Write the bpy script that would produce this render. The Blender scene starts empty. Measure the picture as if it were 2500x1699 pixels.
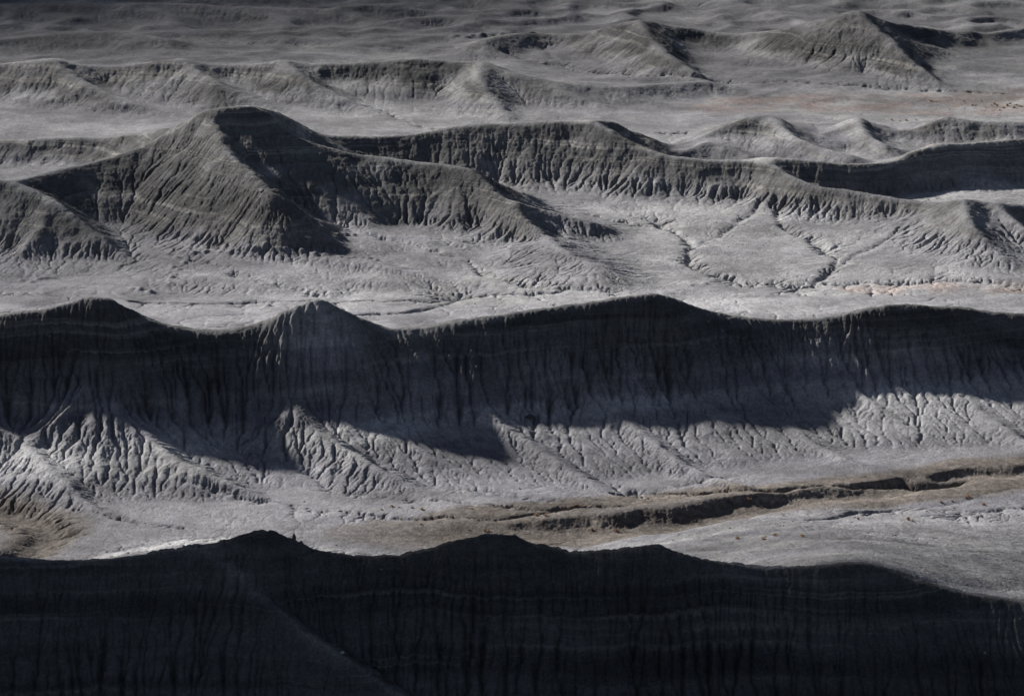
import bpy, math, random, time
import numpy as np
from mathutils import Vector

T0 = time.time()
scene = bpy.context.scene
COL = scene.collection

# ------------------------------------------------------------------ camera
CAM_H = 150.0                      # the overlook stands 150 m above the badland floor
PITCH = math.radians(18.0)
VFOV = math.radians(14.0)
PW, PH = 2323.0, 1579.0            # survey grid used for the bearings below
FPX = (PH / 2) / math.tan(VFOV / 2)
cam_d = bpy.data.cameras.new("camera")
cam = bpy.data.objects.new("camera", cam_d)
COL.objects.link(cam)
cam.location = (0, 0, CAM_H)
cam.rotation_euler = (math.radians(90) - PITCH, 0, 0)
cam_d.sensor_fit = 'HORIZONTAL'
cam_d.angle = 2 * math.atan(PW / 2 / FPX)
cam_d.clip_start = 1.0
cam_d.clip_end = 12000
scene.camera = cam

# ------------------------------------------------------------------ light
SUN_AZ = math.radians(54.0)        # left of the view direction, behind the hills
SUN_EL = math.radians(27.0)
world = bpy.data.worlds.new("World")
scene.world = world
world.use_nodes = True
wn = world.node_tree
sky = wn.nodes.new('ShaderNodeTexSky')
sky.sky_type = 'NISHITA'
sky.sun_disc = False
sky.sun_elevation = SUN_EL
sky.sun_rotation = -SUN_AZ
sky.altitude = 2200
sky.air_density = 0.5
sky.dust_density = 1.6
sky.ozone_density = 0.2
bg = wn.nodes['Background']
hs = wn.nodes.new('ShaderNodeHueSaturation')      # thin high haze greys the blue of the sky
hs.inputs['Saturation'].default_value = 0.78
wn.links.new(sky.outputs[0], hs.inputs['Color'])
wn.links.new(hs.outputs[0], bg.inputs[0])
bg.inputs[1].default_value = 0.06
sl = bpy.data.lights.new("sun", 'SUN')
sun = bpy.data.objects.new("sun", sl)
COL.objects.link(sun)
sl.energy = 5.0
sl.angle = math.radians(2.0)
sl.color = (1.0, 0.965, 0.93)
sdir = Vector((-math.sin(SUN_AZ) * math.cos(SUN_EL), math.cos(SUN_AZ) * math.cos(SUN_EL), math.sin(SUN_EL)))
sun.rotation_euler = sdir.to_track_quat('Z', 'Y').to_euler()
scene.view_settings.view_transform = 'Standard'
scene.view_settings.look = 'None'
scene.view_settings.exposure = 0.88
scene.view_settings.gamma = 1.0

# ------------------------------------------------------------------ survey: a bearing plus a distance gives a point
CP, SP = math.cos(PITCH), math.sin(PITCH)
def ray(px, py):
    a = px - PW / 2
    b = -(py - PH / 2)
    # camera looks along +Y pitched down
    return a, FPX * CP + b * SP, -FPX * SP + b * CP
def at_d(px, py, D):
    rx, ry, rz = ray(px, py)
    return (D * rx / ry, D, CAM_H + D * rz / ry)
def at_z(px, py, z=0.0):
    rx, ry, rz = ray(px, py)
    t = (z - CAM_H) / rz
    return (t * rx, t * ry, z)

# ------------------------------------------------------------------ noise
def _hash(ix, iy, seed):
    n = (ix.astype(np.int64) * 374761393 + iy.astype(np.int64) * 668265263 + seed * 974634777) & 0xffffffff
    n = ((n ^ (n >> 13)) * 1274126177) & 0xffffffff
    n = n ^ (n >> 16)
    return (n & 0xffff).astype(np.float32) / 65535.0 * 6.2831853
def perlin(x, y, seed=0):
    ix = np.floor(x); iy = np.floor(y)
    fx = (x - ix).astype(np.float32); fy = (y - iy).astype(np.float32)
    u = fx * fx * fx * (fx * (fx * 6 - 15) + 10)
    v = fy * fy * fy * (fy * (fy * 6 - 15) + 10)
    def g(a, b):
        t = _hash(ix + a, iy + b, seed)
        return np.cos(t) * (fx - a) + np.sin(t) * (fy - b)
    n0 = g(0, 0) * (1 - u) + g(1, 0) * u
    n1 = g(0, 1) * (1 - u) + g(1, 1) * u
    return (n0 * (1 - v) + n1 * v) * 1.5
def fbm(x, y, seed, octs=3, gain=0.5):
    s = 0; a = 1.0; f = 1.0
    for o in range(octs):
        s = s + a * perlin(x * f, y * f, seed + o * 17)
        a *= gain; f *= 2.03
    return s

# ------------------------------------------------------------------ the ridges
# each: key, front run-out per metre of height, back run-out, profile power, nodes
#   nodes are (bearing x, bearing y, distance north)
def lin(pts, dl):
    xs = [p[0] for p in dl]; ds = [p[1] for p in dl]
    return [(x, y, float(np.interp(x, xs, ds))) for x, y in pts]

RIDGES = []
def ridge(key, nodes, wf=1.9, wb=2.0, p=1.5, base=0.0, wz=0, ap=0.27):
    RIDGES.append(dict(key=key, nodes=nodes, wf=wf, wb=wb, p=p, base=base, wz=wz, ap=ap))

# A  foreground ridge
ridge('A', lin([(-700,1230),(-400,1225),(-150,1262),(0,1258),(60,1262),(180,1268),(300,1258),(400,1243),(450,1240),(500,1236),(550,1219),(600,1203),(650,1220),
  (720,1242),(800,1257),(900,1259),(980,1248),(1050,1225),(1110,1208),(1155,1213),(1200,1238),(1290,1250),(1400,1244),(1490,1232),
  (1540,1255),(1620,1275),(1750,1284),(1850,1280),(1950,1275),(2000,1286),(2060,1310),(2200,1345),(2323,1360),(2450,1376),(2700,1400)],
  [(-700,314),(0,317),(600,319.5),(1200,320),(1900,319),(2400,317.5)]), wf=1.42, wb=2.3, p=1.4, wz=60)
ridge('A', [(1900,1280,319.3),(1950,1276,319.2),(2000,1287,319),(2060,1311,318.8),(2200,1346,318.3),(2323,1361,318),(2450,1377,317.5)], wf=1.2, wb=4.2, p=1.4, ap=0.1)
# B  the long ridge across the middle
ridge('B', lin([(-900,690),(-600,700),(-420,650),(-250,668),(-110,752),(0,708),(80,698),(150,683),(205,666),(250,675),(300,705),(350,728),(430,745),(520,745),(600,725),(660,695),(720,672),
  (770,690),(820,720),(860,738),(900,742),(960,740),(1050,722),(1200,700),(1350,680),(1430,668),(1485,660),(1530,672),(1600,698),(1700,718),
  (1820,722),(1900,712),(1980,693),(2060,685),(2150,693),(2240,703),(2323,708),(2450,712),(2700,700)],
  [(-900,432),(-110,416),(300,418),(900,424),(1500,434),(2100,441),(2500,446)]), wf=1.2, wb=2.1, p=1.15, wz=45, ap=0.45)
def spurs(key, lst, **k):
    for n in lst: ridge(key, n, **k)
# C  the big hill with its arms
ridge('C', [(-700,350,560),(-400,370,550),(-200,385,542),(-60,398,535),(20,406,532),(130,381,540),(240,355,546),(330,325,550),(420,276,551),(446,252,551),(470,241,551),(500,238,551),(560,235,551),(605,250,552),
  (640,290,549),(700,314,548),(800,343,548),(900,357,548),(1000,366,546),(1065,376,543)], wf=1.9, wb=1.7, p=1.4, wz=25)
ridge('C', [(20,406,532),(70,424,529),(130,460,524),(200,510,518),(250,556,513),(310,604,507)], wf=1.9, wb=1.8, p=1.2)
ridge('C', [(480,262,549),(510,330,538),(560,382,530),(615,432,522),(640,442,521),(680,488,518),(740,536,515),(850,592,511)], wf=1.6, wb=1.8, p=1.3)
ridge('C', [(1065,376,543),(1110,415,537),(1155,455,531),(1200,500,524),(1240,530,520),(1290,575,514)], wf=1.6, wb=1.9, p=1.3)
ridge('C', [(1170,452,531),(1230,470,533),(1290,488,532),(1360,505,530)], wf=2.0, wb=2.6, p=1.3)
ridge('C', [(100,450,526),(95,510,518),(50,560,512)], wf=2.0, wb=2.2, p=1.4)
# the far arm of C
ridge('D', [(560,236,553),(620,250,563),(660,277,568),(720,299,571),(830,305,573),(930,300,575),(1050,281,578),(1200,272,579),(1330,270,578),(1385,292,574),(1450,327,569),(1520,350,565),(1600,360,563),(1700,361,562),(1742,366,560),
  (1800,398,553),(1862,420,548),(1950,432,545),(2050,449,541),(2120,456,538),(2185,449,533),(2240,456,534),(2323,462,535),(2500,468,536)], wf=2.0, wb=2.2, p=1.4)
ridge('D', [(1330,270,578),(1392,273,583),(1440,305,586),(1500,338,588),(1540,352,590)], wf=1.6, wb=2.2, p=1.2)
ridge('D', [(2185,449,531),(2195,490,523.5),(2230,540,515.5),(2290,600,507)], wf=3.0, wb=2.6, p=1.4)
ridge('D', [(2250,456,534),(2330,520,522),(2400,590,512)], wf=2.2, wb=2.6, p=1.4)
ridge('D', [(-700,300,600),(-200,318,590),(0,314,588),(200,306,585),(330,298,580),(430,270,566),(500,240,556)], wf=2.0, wb=2.0, p=1.5)
# dark hill at the right
ridge('E', [(1690,358,566),(1745,353,563),(1830,358,561.5),(1900,367,561),(1980,368,562),(2040,358,566),(2080,336,569),(2120,324,571),(2200,318,573),(2260,316,575),(2323,309,577),(2500,300,582),(2700,320,586)], wf=1.2, wb=2.2, p=1.25, ap=0.12)
# small hills behind
ridge('F', [(1540,350,584),(1575,330,589),(1608,318,591),(1650,332,589),(1705,356,584)], wf=2.6, wb=2.6, p=1.4)
ridge('G', [(1500,338,594),(1570,315,596),(1620,292,599),(1680,268,602),(1745,258,604),(1795,283,602),(1850,302,600),(1905,322,596)], wf=2.6, wb=2.3, p=1.3)
ridge('G', [(1745,258,604),(1790,300,593),(1850,330,586),(1930,352,580)], wf=2.4, wb=2.6, p=1.3)
ridge('I', [(1850,310,602),(1900,290,606),(1945,264,609),(1975,282,608),(2020,296,606),(2070,294,606),(2110,276,608),(2145,262,610),(2200,270,608),(2323,276,608),(2500,270,608)], wf=2.3, wb=2.3, p=1.3)
ridge('I', [(1945,264,609),(1960,300,598),(2010,325,590)], wf=2.2, wb=2.2, p=1.3)
# H  third ridge, upper left
ridge('H', lin([(-800,150),(-300,140),(-100,150),(0,143),(60,135),(120,130),(180,143),(250,148),(330,138),(410,130),(470,142),(560,145),(640,133),(700,142),(800,142),(880,133),(950,130),(1030,138),(1095,136)],
  [(-800,660),(0,652),(1100,655)]), wf=2.7, wb=2.3, p=1.5)
ridge('H', [(1095,136,655),(1150,160,650),(1230,181,646),(1300,190,646),(1400,199,646),(1500,192,650),(1600,185,654),(1670,203,652),(1740,224,648),(1810,234,645)], wf=2.9, wb=2.6, p=1.4)
spurs('H', [
  [(120,130,652),(150,160,646),(190,185,641),(240,212,636),(310,240,631),(420,268,626)],
  [(410,130,653),(450,160,647),(500,192,640),(550,216,636),(620,244,631)],
  [(640,133,653),(690,172,644),(740,206,638),(790,230,634),(880,262,628)],
  [(1095,138,654),(1085,165,645),(1100,195,638),(1120,225,632),(1150,262,625)],
  [(1230,183,646),(1290,215,639),(1370,245,634)],
], wf=2.3, wb=2.6, p=1.3)
# J  far right double hill
ridge('J', [(1100,88,695),(1180,76,702),(1240,75,704),(1310,76,702),(1380,58,699),(1450,40,697),(1500,52,700),(1560,62,701),(1620,72,700),(1690,76,698),(1760,64,695),(1850,44,692),(1900,30,690),(1948,19,689)], wf=2.2, wb=2.1, p=1.25)
ridge('J', [(1948,19,689),(2000,40,692),(2060,54,696),(2110,62,699),(2150,67,701),(2175,72,702),(2200,68,704),(2230,76,705),(2280,69,708),(2323,64,711),(2500,60,722)], wf=2.3, wb=1.6, p=1.45, ap=0.2)
ridge('J', [(2060,90,690),(2150,112,687),(2240,140,681),(2330,158,677),(2450,175,672)], wf=1.7, wb=1.6, p=1.3)
ridge('J', [(1450,40,697),(1470,75,686),(1490,100,680),(1520,130,672),(1580,165,664)], wf=2.1, wb=2.1, p=1.2)
ridge('J', [(1948,19,689),(1990,62,680),(2032,98,673),(2072,138,665),(2130,182,657)], wf=1.9, wb=1.25, p=1.15)
# K  far cones and the scarp behind
ridge('K', [(850,72,722),(930,50,730),(1000,48,732),(1040,42,732),(1085,31,731),(1120,48,731),(1160,66,728),(1220,78,722)], wf=2.6, wb=2.4, p=1.2)
ridge('L', [(1100,36,742),(1180,35,742),(1230,38,741),(1290,31,742),(1360,40,741),(1430,48,738),(1500,52,736)], wf=2.0, wb=2.4, p=1.2)
ridge('M', [(-500,0,745),(0,15,742),(200,12,741),(400,12,740),(600,22,737),(760,20,738),(880,12,742),(930,22,742),(980,45,736)], wf=4.0, wb=2.4, p=1.5)
ridge('M', [(-300,110,690),(0,95,698),(120,80,704),(260,75,706),(380,90,700)], wf=4.0, wb=3.0, p=1.5)
ridge('M', [(560,92,712),(640,94,710),(760,102,706),(880,110,702),(960,125,696)], wf=6.5, wb=4.5, p=1.5)
ridge('N', [(820,-4,756),(930,-2,756),(1050,-6,756),(1130,6,752),(1180,18,748)], wf=2.6, wb=2.4, p=1.4)
ridge('N', [(1500,-25,770),(1700,-12,762),(1900,-12,762),(2100,-5,757),(2400,-20,765)], wf=4.0, wb=2.4, p=1.4)
ridge('N', [(0,-60,775),(300,-50,775),(500,-40,775),(800,-60,775)], wf=3.0, wb=2.4, p=1.4)
# low pediments and fans on the flats
ridge('P', [(1742,498,542),(1747,516,538)], wf=7.5, wb=3.5, p=1.5)
ridge('P', [(1240,545,517),(1290,575,509),(1350,600,503)], wf=7.0, wb=4.0, p=1.4)
ridge('P', [(700,575,510),(860,600,504.5),(960,625,500)], wf=6.0, wb=4.0, p=1.4)
ridge('P', [(2000,665,492),(2120,655,493),(2323,660,492),(2500,665,492)], wf=8.0, wb=5.0, p=1.6)
ridge('P', [(1560,655,497),(1640,650,497),(1760,660,495)], wf=7.0, wb=4.0, p=1.6)
ridge('P', [(1150,1180,376),(1300,1165,377.5),(1450,1148,380),(1650,1120,386),(1850,1100,391),(2100,1085,396),(2200,1078,397)], wf=6, wb=5, p=1.2)

def catmull(P, step):
    P = np.array(P, float)
    out = []
    n = len(P)
    for i in range(n - 1):
        p0 = P[max(i - 1, 0)]; p1 = P[i]; p2 = P[i + 1]; p3 = P[min(i + 2, n - 1)]
        L = np.linalg.norm(p2 - p1)
        k = max(1, int(math.ceil(L / step)))
        for j in range(k):
            t = j / k
            # half tension keeps crests from overshooting
            m1 = (p2 - p0) * 0.35; m2 = (p3 - p1) * 0.35
            t2 = t * t; t3 = t2 * t
            out.append((2*t3-3*t2+1)*p1 + (t3-2*t2+t)*m1 + (-2*t3+3*t2)*p2 + (t3-t2)*m2)
    out.append(P[-1])
    return np.array(out)

# spurs that ride on a face: nodes are (bearing x, bearing y, metres proud of the face)
FACE_SPURS = [
 ('B', [(-120,880,0.1),(-60,930,1.0),(0,968,2.0),(59,1005,2.6),(112,1058,2.8),(180,1128,2.2),(260,1178,1.3),(360,1206,.6)]),
 ('B', [(205,870,0.1),(259,927,1.5),(341,995,2.6),(415,1050,2.9),(505,1088,2.6),(600,1125,1.9),(705,1156,.8)]),
 ('B', [(640,870,0.1),(680,928,1.0),(728,982,1.9),(823,1038,2.4),(880,1072,2.3),(950,1108,1.8),(1040,1150,.7)]),
 ('B', [(880,980,0.1),(940,1015,0.6),(1010,1050,0.9),(1090,1085,.5)]),
 ('B', [(1080,910,0.1),(1161,975,1.0),(1240,1025,1.5),(1316,1076,1.4),(1400,1115,1.1),(1510,1142,.5)]),
 ('B', [(1330,860,0.1),(1382,918,1.0),(1440,965,1.5),(1516,1024,1.8),(1600,1072,1.4),(1690,1100,1.0),(1790,1118,.5)]),
 ('B', [(1560,950,0.1),(1610,990,0.7),(1670,1030,0.9),(1740,1062,.4)]),
 ('B', [(1690,870,0.1),(1770,945,0.8),(1850,1005,1.0),(1950,1055,0.9),(2040,1082,.5)]),
 ('B', [(1920,860,0.1),(2010,940,0.7),(2120,1005,0.9),(2210,1045,.5)]),
 ('B', [(2160,880,0.1),(2250,950,1.2),(2350,1010,1.8),(2450,1050,1.4)]),
 ('A', [(452,1250,0.3),(520,1292,1.2),(620,1372,2.2),(690,1430,2.8),(770,1482,3.2),(860,1540,3.2),(960,1600,3.0),(1060,1660,2.0)]),
]
def place_face_spurs():
    nodes = [(k, n) for k, pts in FACE_SPURS for n in pts]
    xs, ys, zs = [], [], []
    for k, (px, py, pr) in nodes:
        d0, d1 = (372, 444) if k == 'B' else (270, 330)
        for D in np.linspace(d0, d1, 121):
            p = at_d(px, py, D); xs.append(p[0]); ys.append(p[1]); zs.append(p[2])
    Hq = macro(np.array(xs), np.array(ys))
    Z = np.array(zs).reshape(-1, 121); Hq = Hq.reshape(-1, 121)
    i = 0
    for k, pts in FACE_SPURS:
        out = []
        for (px, py, pr) in pts:
            d0, d1 = (372, 444) if k == 'B' else (270, 330)
            f = Z[i] - (Hq[i] + pr * (0.68 if k == 'B' else 1))              # the ray sinks with distance until it meets the face
            c = np.nonzero(f < 0)[0]
            D = np.linspace(d0, d1, 121)[c[0]] if len(c) else d1
            out.append((px, py, float(D))); i += 1
        ridge(k, out, wf=(2.8 if k == 'B' else 1.1), wb=3.0, p=1.25, ap=0.25)

KEYS = sorted(set(r['key'] for r in RIDGES))
def macro(X, Y, want_key=False):
    """height of the uneroded land at X, Y"""
    X = X.astype(np.float32); Y = Y.astype(np.float32)
    shape = X.shape
    x = X.ravel(); y = Y.ravel()
    n1 = fbm(x / 17.0, y / 17.0, 3, 3)
    nw = 1.0 + 0.12 * n1 * np.clip((y - 420) / 60, 0.35, 1)
    floor = np.clip((y - 600) / 80, 0, 1) * 2.0 * np.clip((y - 690) / 30, 0.5, 1) * np.maximum(0, 1 - np.abs(fbm(x / 30.0, y / 14.0, 14, 4)) * 2.4) + 0.34 * fbm(x / 40.0, y / 40.0, 9, 3) + 0.14 * perlin(x / 11.0, y / 11.0, 12) + 0.004 * (y - 400)
    H = np.zeros_like(x); K = np.full(x.shape, -1, np.int8)
    for r in RIDGES:
        pts = catmull([at_d(*n) for n in r['nodes']], 5.0)
        top = pts[:, 2].max()
        if r['wz']:
            q = pts[:, 2]; wd = np.abs(pts[:, 0][:, None] - pts[:, 0][None, :])
            kk = np.exp(-(wd / r['wz']) ** 2); wzv = (kk @ q) / kk.sum(1)
        else:
            wzv = pts[:, 2]
        reach = max(r['wf'], r['wb']) * top * 2.1
        m = (x > pts[:, 0].min() - reach) & (x < pts[:, 0].max() + reach) & (y > pts[:, 1].min() - reach) & (y < pts[:, 1].max() + reach)
        idx = np.nonzero(m)[0]
        if not len(idx): continue
        xx = x[idx]; yy = y[idx]; ww = nw[idx]
        best = np.zeros_like(xx)
        for a, b, wa, wb_ in zip(pts[:-1], pts[1:], wzv[:-1], wzv[1:]):
            c = max(a[2], b[2], wa, wb_, 0.3)
            R = max(r['wf'], r['wb']) * c * 2.1
            mm = np.nonzero((xx > min(a[0], b[0]) - R) & (xx < max(a[0], b[0]) + R) & (yy > min(a[1], b[1]) - R) & (yy < max(a[1], b[1]) + R))[0]
            if not len(mm): continue
            qx = xx[mm]; qy = yy[mm]
            dx = b[0] - a[0]; dy = b[1] - a[1]; L2 = dx * dx + dy * dy + 1e-6
            t = np.clip(((qx - a[0]) * dx + (qy - a[1]) * dy) / L2, 0, 1)
            ex = qx - (a[0] + t * dx); ey = qy - (a[1] + t * dy)
            d = np.sqrt(ex * ex + ey * ey)
            cz = a[2] + t * (b[2] - a[2])
            s = 0.5 - 0.5 * ey / (d + 0.5)           # 1 in front, 0 behind
            w = (r['wb'] + (r['wf'] - r['wb']) * s) * ww[mm] * np.maximum(wa + t * (wb_ - wa), 0.3) + 0.01
            dd = np.sqrt(d * d + 0.36) - 0.6 * np.exp(-d)   # gently rounded crest
            dd = np.maximum(dd, 0)
            cs = wa + t * (wb_ - wa)
            h = cs * np.maximum(1 - dd / w, 0) ** r['p']
            if r['wz']: h = np.maximum(h + (cz - cs) * np.exp(-(dd / 7.0) ** 1.5), 0)
            if r['ap'] > 0:                          # the apron below the face
                h2 = r['ap'] * cz * np.maximum(1 - dd / (2.0 * w), 0) ** 1.35
                h = 0.5 * (h + h2 + np.sqrt((h - h2) ** 2 + (1.6 if r['key'] == 'B' and r['wz'] else 0.25) * np.minimum(h2, 1) * np.minimum(dd / 6.0, 1)))
            best[mm] = np.maximum(best[mm], h)
        up = best > H[idx]
        H[idx] = np.where(up, best, H[idx])
        K[idx] = np.where(up & (best > 0.9), KEYS.index(r['key']), K[idx])
    H = H + floor * np.exp(-H / 4.0)
    H = H.reshape(shape)
    return (H, K.reshape(shape)) if want_key else H

# ------------------------------------------------------------------ washes and cracks cut into the flats
def dist_poly(x, y, pts, vals, R):
    """distance to polyline, interpolated value, signed side (+ = north)"""
    D = np.full(x.shape, 1e6, np.float32); V = np.zeros(x.shape, np.float32); S = np.zeros(x.shape, np.float32)
    for (a, b, va, vb) in zip(pts[:-1], pts[1:], vals[:-1], vals[1:]):
        mm = np.nonzero((x > min(a[0], b[0]) - R) & (x < max(a[0], b[0]) + R) & (y > min(a[1], b[1]) - R) & (y < max(a[1], b[1]) + R))
        if not len(mm[0]): continue
        qx = x[mm]; qy = y[mm]
        dx = b[0] - a[0]; dy = b[1] - a[1]; L2 = dx * dx + dy * dy + 1e-6
        t = np.clip(((qx - a[0]) * dx + (qy - a[1]) * dy) / L2, 0, 1)
        ex = qx - (a[0] + t * dx); ey = qy - (a[1] + t * dy)
        d = np.sqrt(ex * ex + ey * ey)
        up = d < D[mm]
        D[mm] = np.where(up, d, D[mm]); V[mm] = np.where(up, va + t * (vb - va), V[mm]); S[mm] = np.where(up, np.sign(ey), S[mm])
    return D, V, S

def near_poly(X, Y, pts, R):
    D, V, S = dist_poly(X, Y, pts, [0] * len(pts), R)
    return D
CRACKS = [  # bearings on the flats, width m, depth m
  ([(1480,500),(1540,520),(1568,548),(1562,590),(1610,612),(1690,632),(1780,638),(1845,640),(1890,600),(1900,580),(1830,540),(1770,512),(1762,480)], 0.7, 1.1, 1.0),
  ([(1480,500),(1400,492),(1330,480)], 0.6, 0.8, 2.0),
  ([(1568,548),(1630,520),(1690,490),(1730,460)], 0.6, 0.8, 2.0),
  ([(1900,590),(1960,560),(2040,520),(2110,475)], 0.7, 0.7, 2.0),
  ([(860,560),(950,580),(1050,600),(1120,640),(1250,662),(1400,668)], 0.8, 0.8, 0.5),
  ([(350,590),(480,620),(600,660),(700,678),(820,690)], 0.7, 0.6, 0.5),
  ([(300,704),(420,708),(560,702),(700,695),(900,697),(980,690),(1040,682),(1200,676),(1280,674)], 0.9, 1.0, 0.0),
  ([(820,738),(940,728),(980,710),(1040,684)], 0.8, 1.0, 0.2),
  ([(1850,645),(2000,648),(2150,645),(2323,655)], 0.8, 0.8, 0.2),
  ([(1150,140),(1230,160),(1330,175),(1450,190),(1560,196),(1700,203),(1850,210),(2000,216),(2200,222),(2323,225)], 1.0, 1.0, 0.2),
  ([(380,108),(560,112),(760,120),(900,125),(1060,130),(1150,140)], 1.0, 0.7, 0.2),
  ([(1235,118),(1245,140),(1265,152),(1330,170)], 0.7, 0.7, 1.0),
  ([(830,255),(880,262),(940,290),(1000,300)], 0.7, 0.9, 1.0),
  ([(250,1000),(330,1075),(420,1130),(560,1155),(760,1180),(900,1195),(1120,1195),(1280,1165),(1400,1160)], 0.8, 0.7, 0.4),
  ([(620,1075),(760,1130),(900,1150),(1040,1160),(1360,1165)], 0.6, 0.6, 0.4),
  ([(1000,1120),(1240,1140),(1380,1165)], 0.6, 0.5, 0.4),
  ([(1400,1120),(1560,1125),(1700,1130),(1900,1110),(2080,1095),(2200,1084)], 0.8, 1.0, 0.4),
  ([(80,1150),(200,1190),(330,1215),(440,1230)], 0.6, 0.6, 0.4),
  ([(1480,1110),(1600,1085),(1680,1080)], 0.5, 0.5, 1.0),
  ([(2323,1165),(2100,1175),(1950,1190),(1820,1240),(1700,1255)], 0.8, 0.6, 0.2),
  ([(2323,1115),(2200,1140),(2140,1160),(2060,1185)], 0.5, 0.4, 0.2),
  ([(1480,305),(1510,315),(1560,312)], 1.0, 1.2, 0.5),
]
MAIN_WASH = [(820,1275,3,0.3),(960,1262,4,0.7),(1100,1256,5,1.8),(1300,1244,5.5,2.8),(1460,1230,5.0,2.8),(1600,1205,4.2,2.6),(1750,1177,3.4,2.2),(1900,1150,2.8,2.0),(2050,1125,2.4,1.8),(2200,1095,2.2,1.8),(2400,1080,2.2,1.8)]
LEFT_WASH = [(-200,1180,3,1.0),(-60,1178,3,1.2),(20,1200,2.4,1.4),(90,1225,2.6,1.7),(120,1252,3,1.8),(60,1300,3,2)]
def washes(X, Y, H):
    wig = 1.0 * fbm(X / 7.0, Y / 7.0, 41, 2)
    wig2 = 1.0 * fbm(X / 7.0 + 50, Y / 7.0, 43, 2)
    fine = 0.5 * fbm(X / 1.7, Y / 1.7, 47, 2)
    x = X + wig * 0.9 + fine * .6; y = Y + wig2 * 0.9 + fine * .6
    low = np.exp(-np.maximum(H - 2.5, 0) / 3.0)
    for pts, w, dep, z in CRACKS:
        P = [at_z(px, py, z) for px, py in pts]
        D, V, S = dist_poly(x, y, P, [0] * len(P), 6 * w)
        H = H - 0.7 * dep * low * (0.75 * np.exp(-(D / (0.26 * w)) ** 2) + 0.25 * np.exp(-(D / (1.5 * w)) ** 2))
    for W in (MAIN_WASH, LEFT_WASH):
        P = [at_z(px, py, -1.0) for px, py, w, d in W]
        D, V, S = dist_poly(x, y, P, [i for i in range(len(W))], 20)
        ws = np.interp(V, range(len(W)), [w[2] for w in W]).astype(np.float32)
        ds = np.interp(V, range(len(W)), [w[3] for w in W]).astype(np.float32)
        # flat bed, steep far bank, easy near bank
        t = D / ws
        far = 1 / (1 + np.exp((t - 0.7) * 4.2)); near = 1 / (1 + np.exp((t - 0.9) * 3.2))
        H = H - 0.62 * ds * np.where(S > 0, far, near)
    return H

def bumps(X, Y, H):
    rg = random.Random(4)
    L = []
    def line(x0, y0, x1, y1, n, jx, jy, r0, r1, z):
        for i in range(n):
            t = (i + rg.random() * .8) / n
            L.append((x0 + (x1 - x0) * t + rg.uniform(-jx, jx), y0 + (y1 - y0) * t + rg.uniform(-jy, jy), rg.uniform(r0, r1), z))
    line(430, 588, 860, 600, 30, 3, 2, .6, 1.2, 1.2)
    line(430, 588, 380, 650, 26, 18, 4, .5, 1.0, 1.0)
    line(300, 665, 350, 672, 5, 8, 3, .8, 1.4, .6)
    line(50, 640, 130, 632, 6, 8, 3, .7, 1.2, .8)
    line(820, 540, 760, 560, 8, 20, 6, .5, 1.0, 2.0)
    line(1020, 98, 1250, 90, 22, 6, 2, .9, 1.7, .8)
    line(1580, 70, 1720, 78, 16, 5, 2, .8, 1.4, 5.0)
    line(1560, 650, 1900, 640, 10, 10, 3, .7, 1.2, .5)
    line(600, 716, 760, 722, 10, 10, 3, .5, 1.0, .2)
    for px, py, r, z in L:
        bx, by, _ = at_z(px, py, z)
        i0, i1 = np.searchsorted(Y[:, Y.shape[1] // 2], [by - 4, by + 4])
        i0 = max(0, i0 - 60); i1 = min(Y.shape[0], i1 + 60)
        x = X[i0:i1]; y = Y[i0:i1]
        r *= 0.6
        H[i0:i1] += 0.5 * r * np.exp(-(((x - bx) / r) ** 2 + ((y - by) / r) ** 2))
    return H

# ------------------------------------------------------------------ log-polar field of the whole view
DTH = math.radians(0.0235)
TH0, TH1 = math.radians(-16.5), math.radians(15.8)
R0, R1 = 268.0, 905.0
def field(k):
    """grid with spacing k times the finest"""
    nt = int(round((TH1 - TH0) / DTH / 8)) * 8 // k + 1
    nr = int(round(math.log(R1 / R0) / DTH / 8)) * 8 // k + 1
    th = TH0 + np.arange(nt) * DTH * k
    r = R0 * np.exp(np.arange(nr) * DTH * k)
    R, T = np.meshgrid(r, th, indexing='ij')
    return (R * np.sin(T)).astype(np.float32), (R * np.cos(T)).astype(np.float32), (r * DTH * k)

def up2(A):
    """double the resolution, cubic"""
    def ax(A):
        n = A.shape[0]
        P = np.concatenate([2 * A[:1] - A[1:2], A, 2 * A[-1:] - A[-2:-1]])
        mid = (-P[:-3] + 9 * P[1:-2] + 9 * P[2:-1] - P[3:]) / 16
        out = np.empty((2 * n - 1,) + A.shape[1:], A.dtype)
        out[0::2] = A; out[1::2] = mid
        return out
    return ax(ax(A).T).T
def blur(A, n=1):
    for _ in range(n):
        P = np.pad(A, 1, mode='edge')
        A = (P[:-2, 1:-1] + 2 * P[1:-1, 1:-1] + P[2:, 1:-1]) / 4
        P = np.pad(A, 1, mode='edge')
        A = (P[1:-1, :-2] + 2 * P[1:-1, 1:-1] + P[1:-1, 2:]) / 4
    return A

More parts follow.
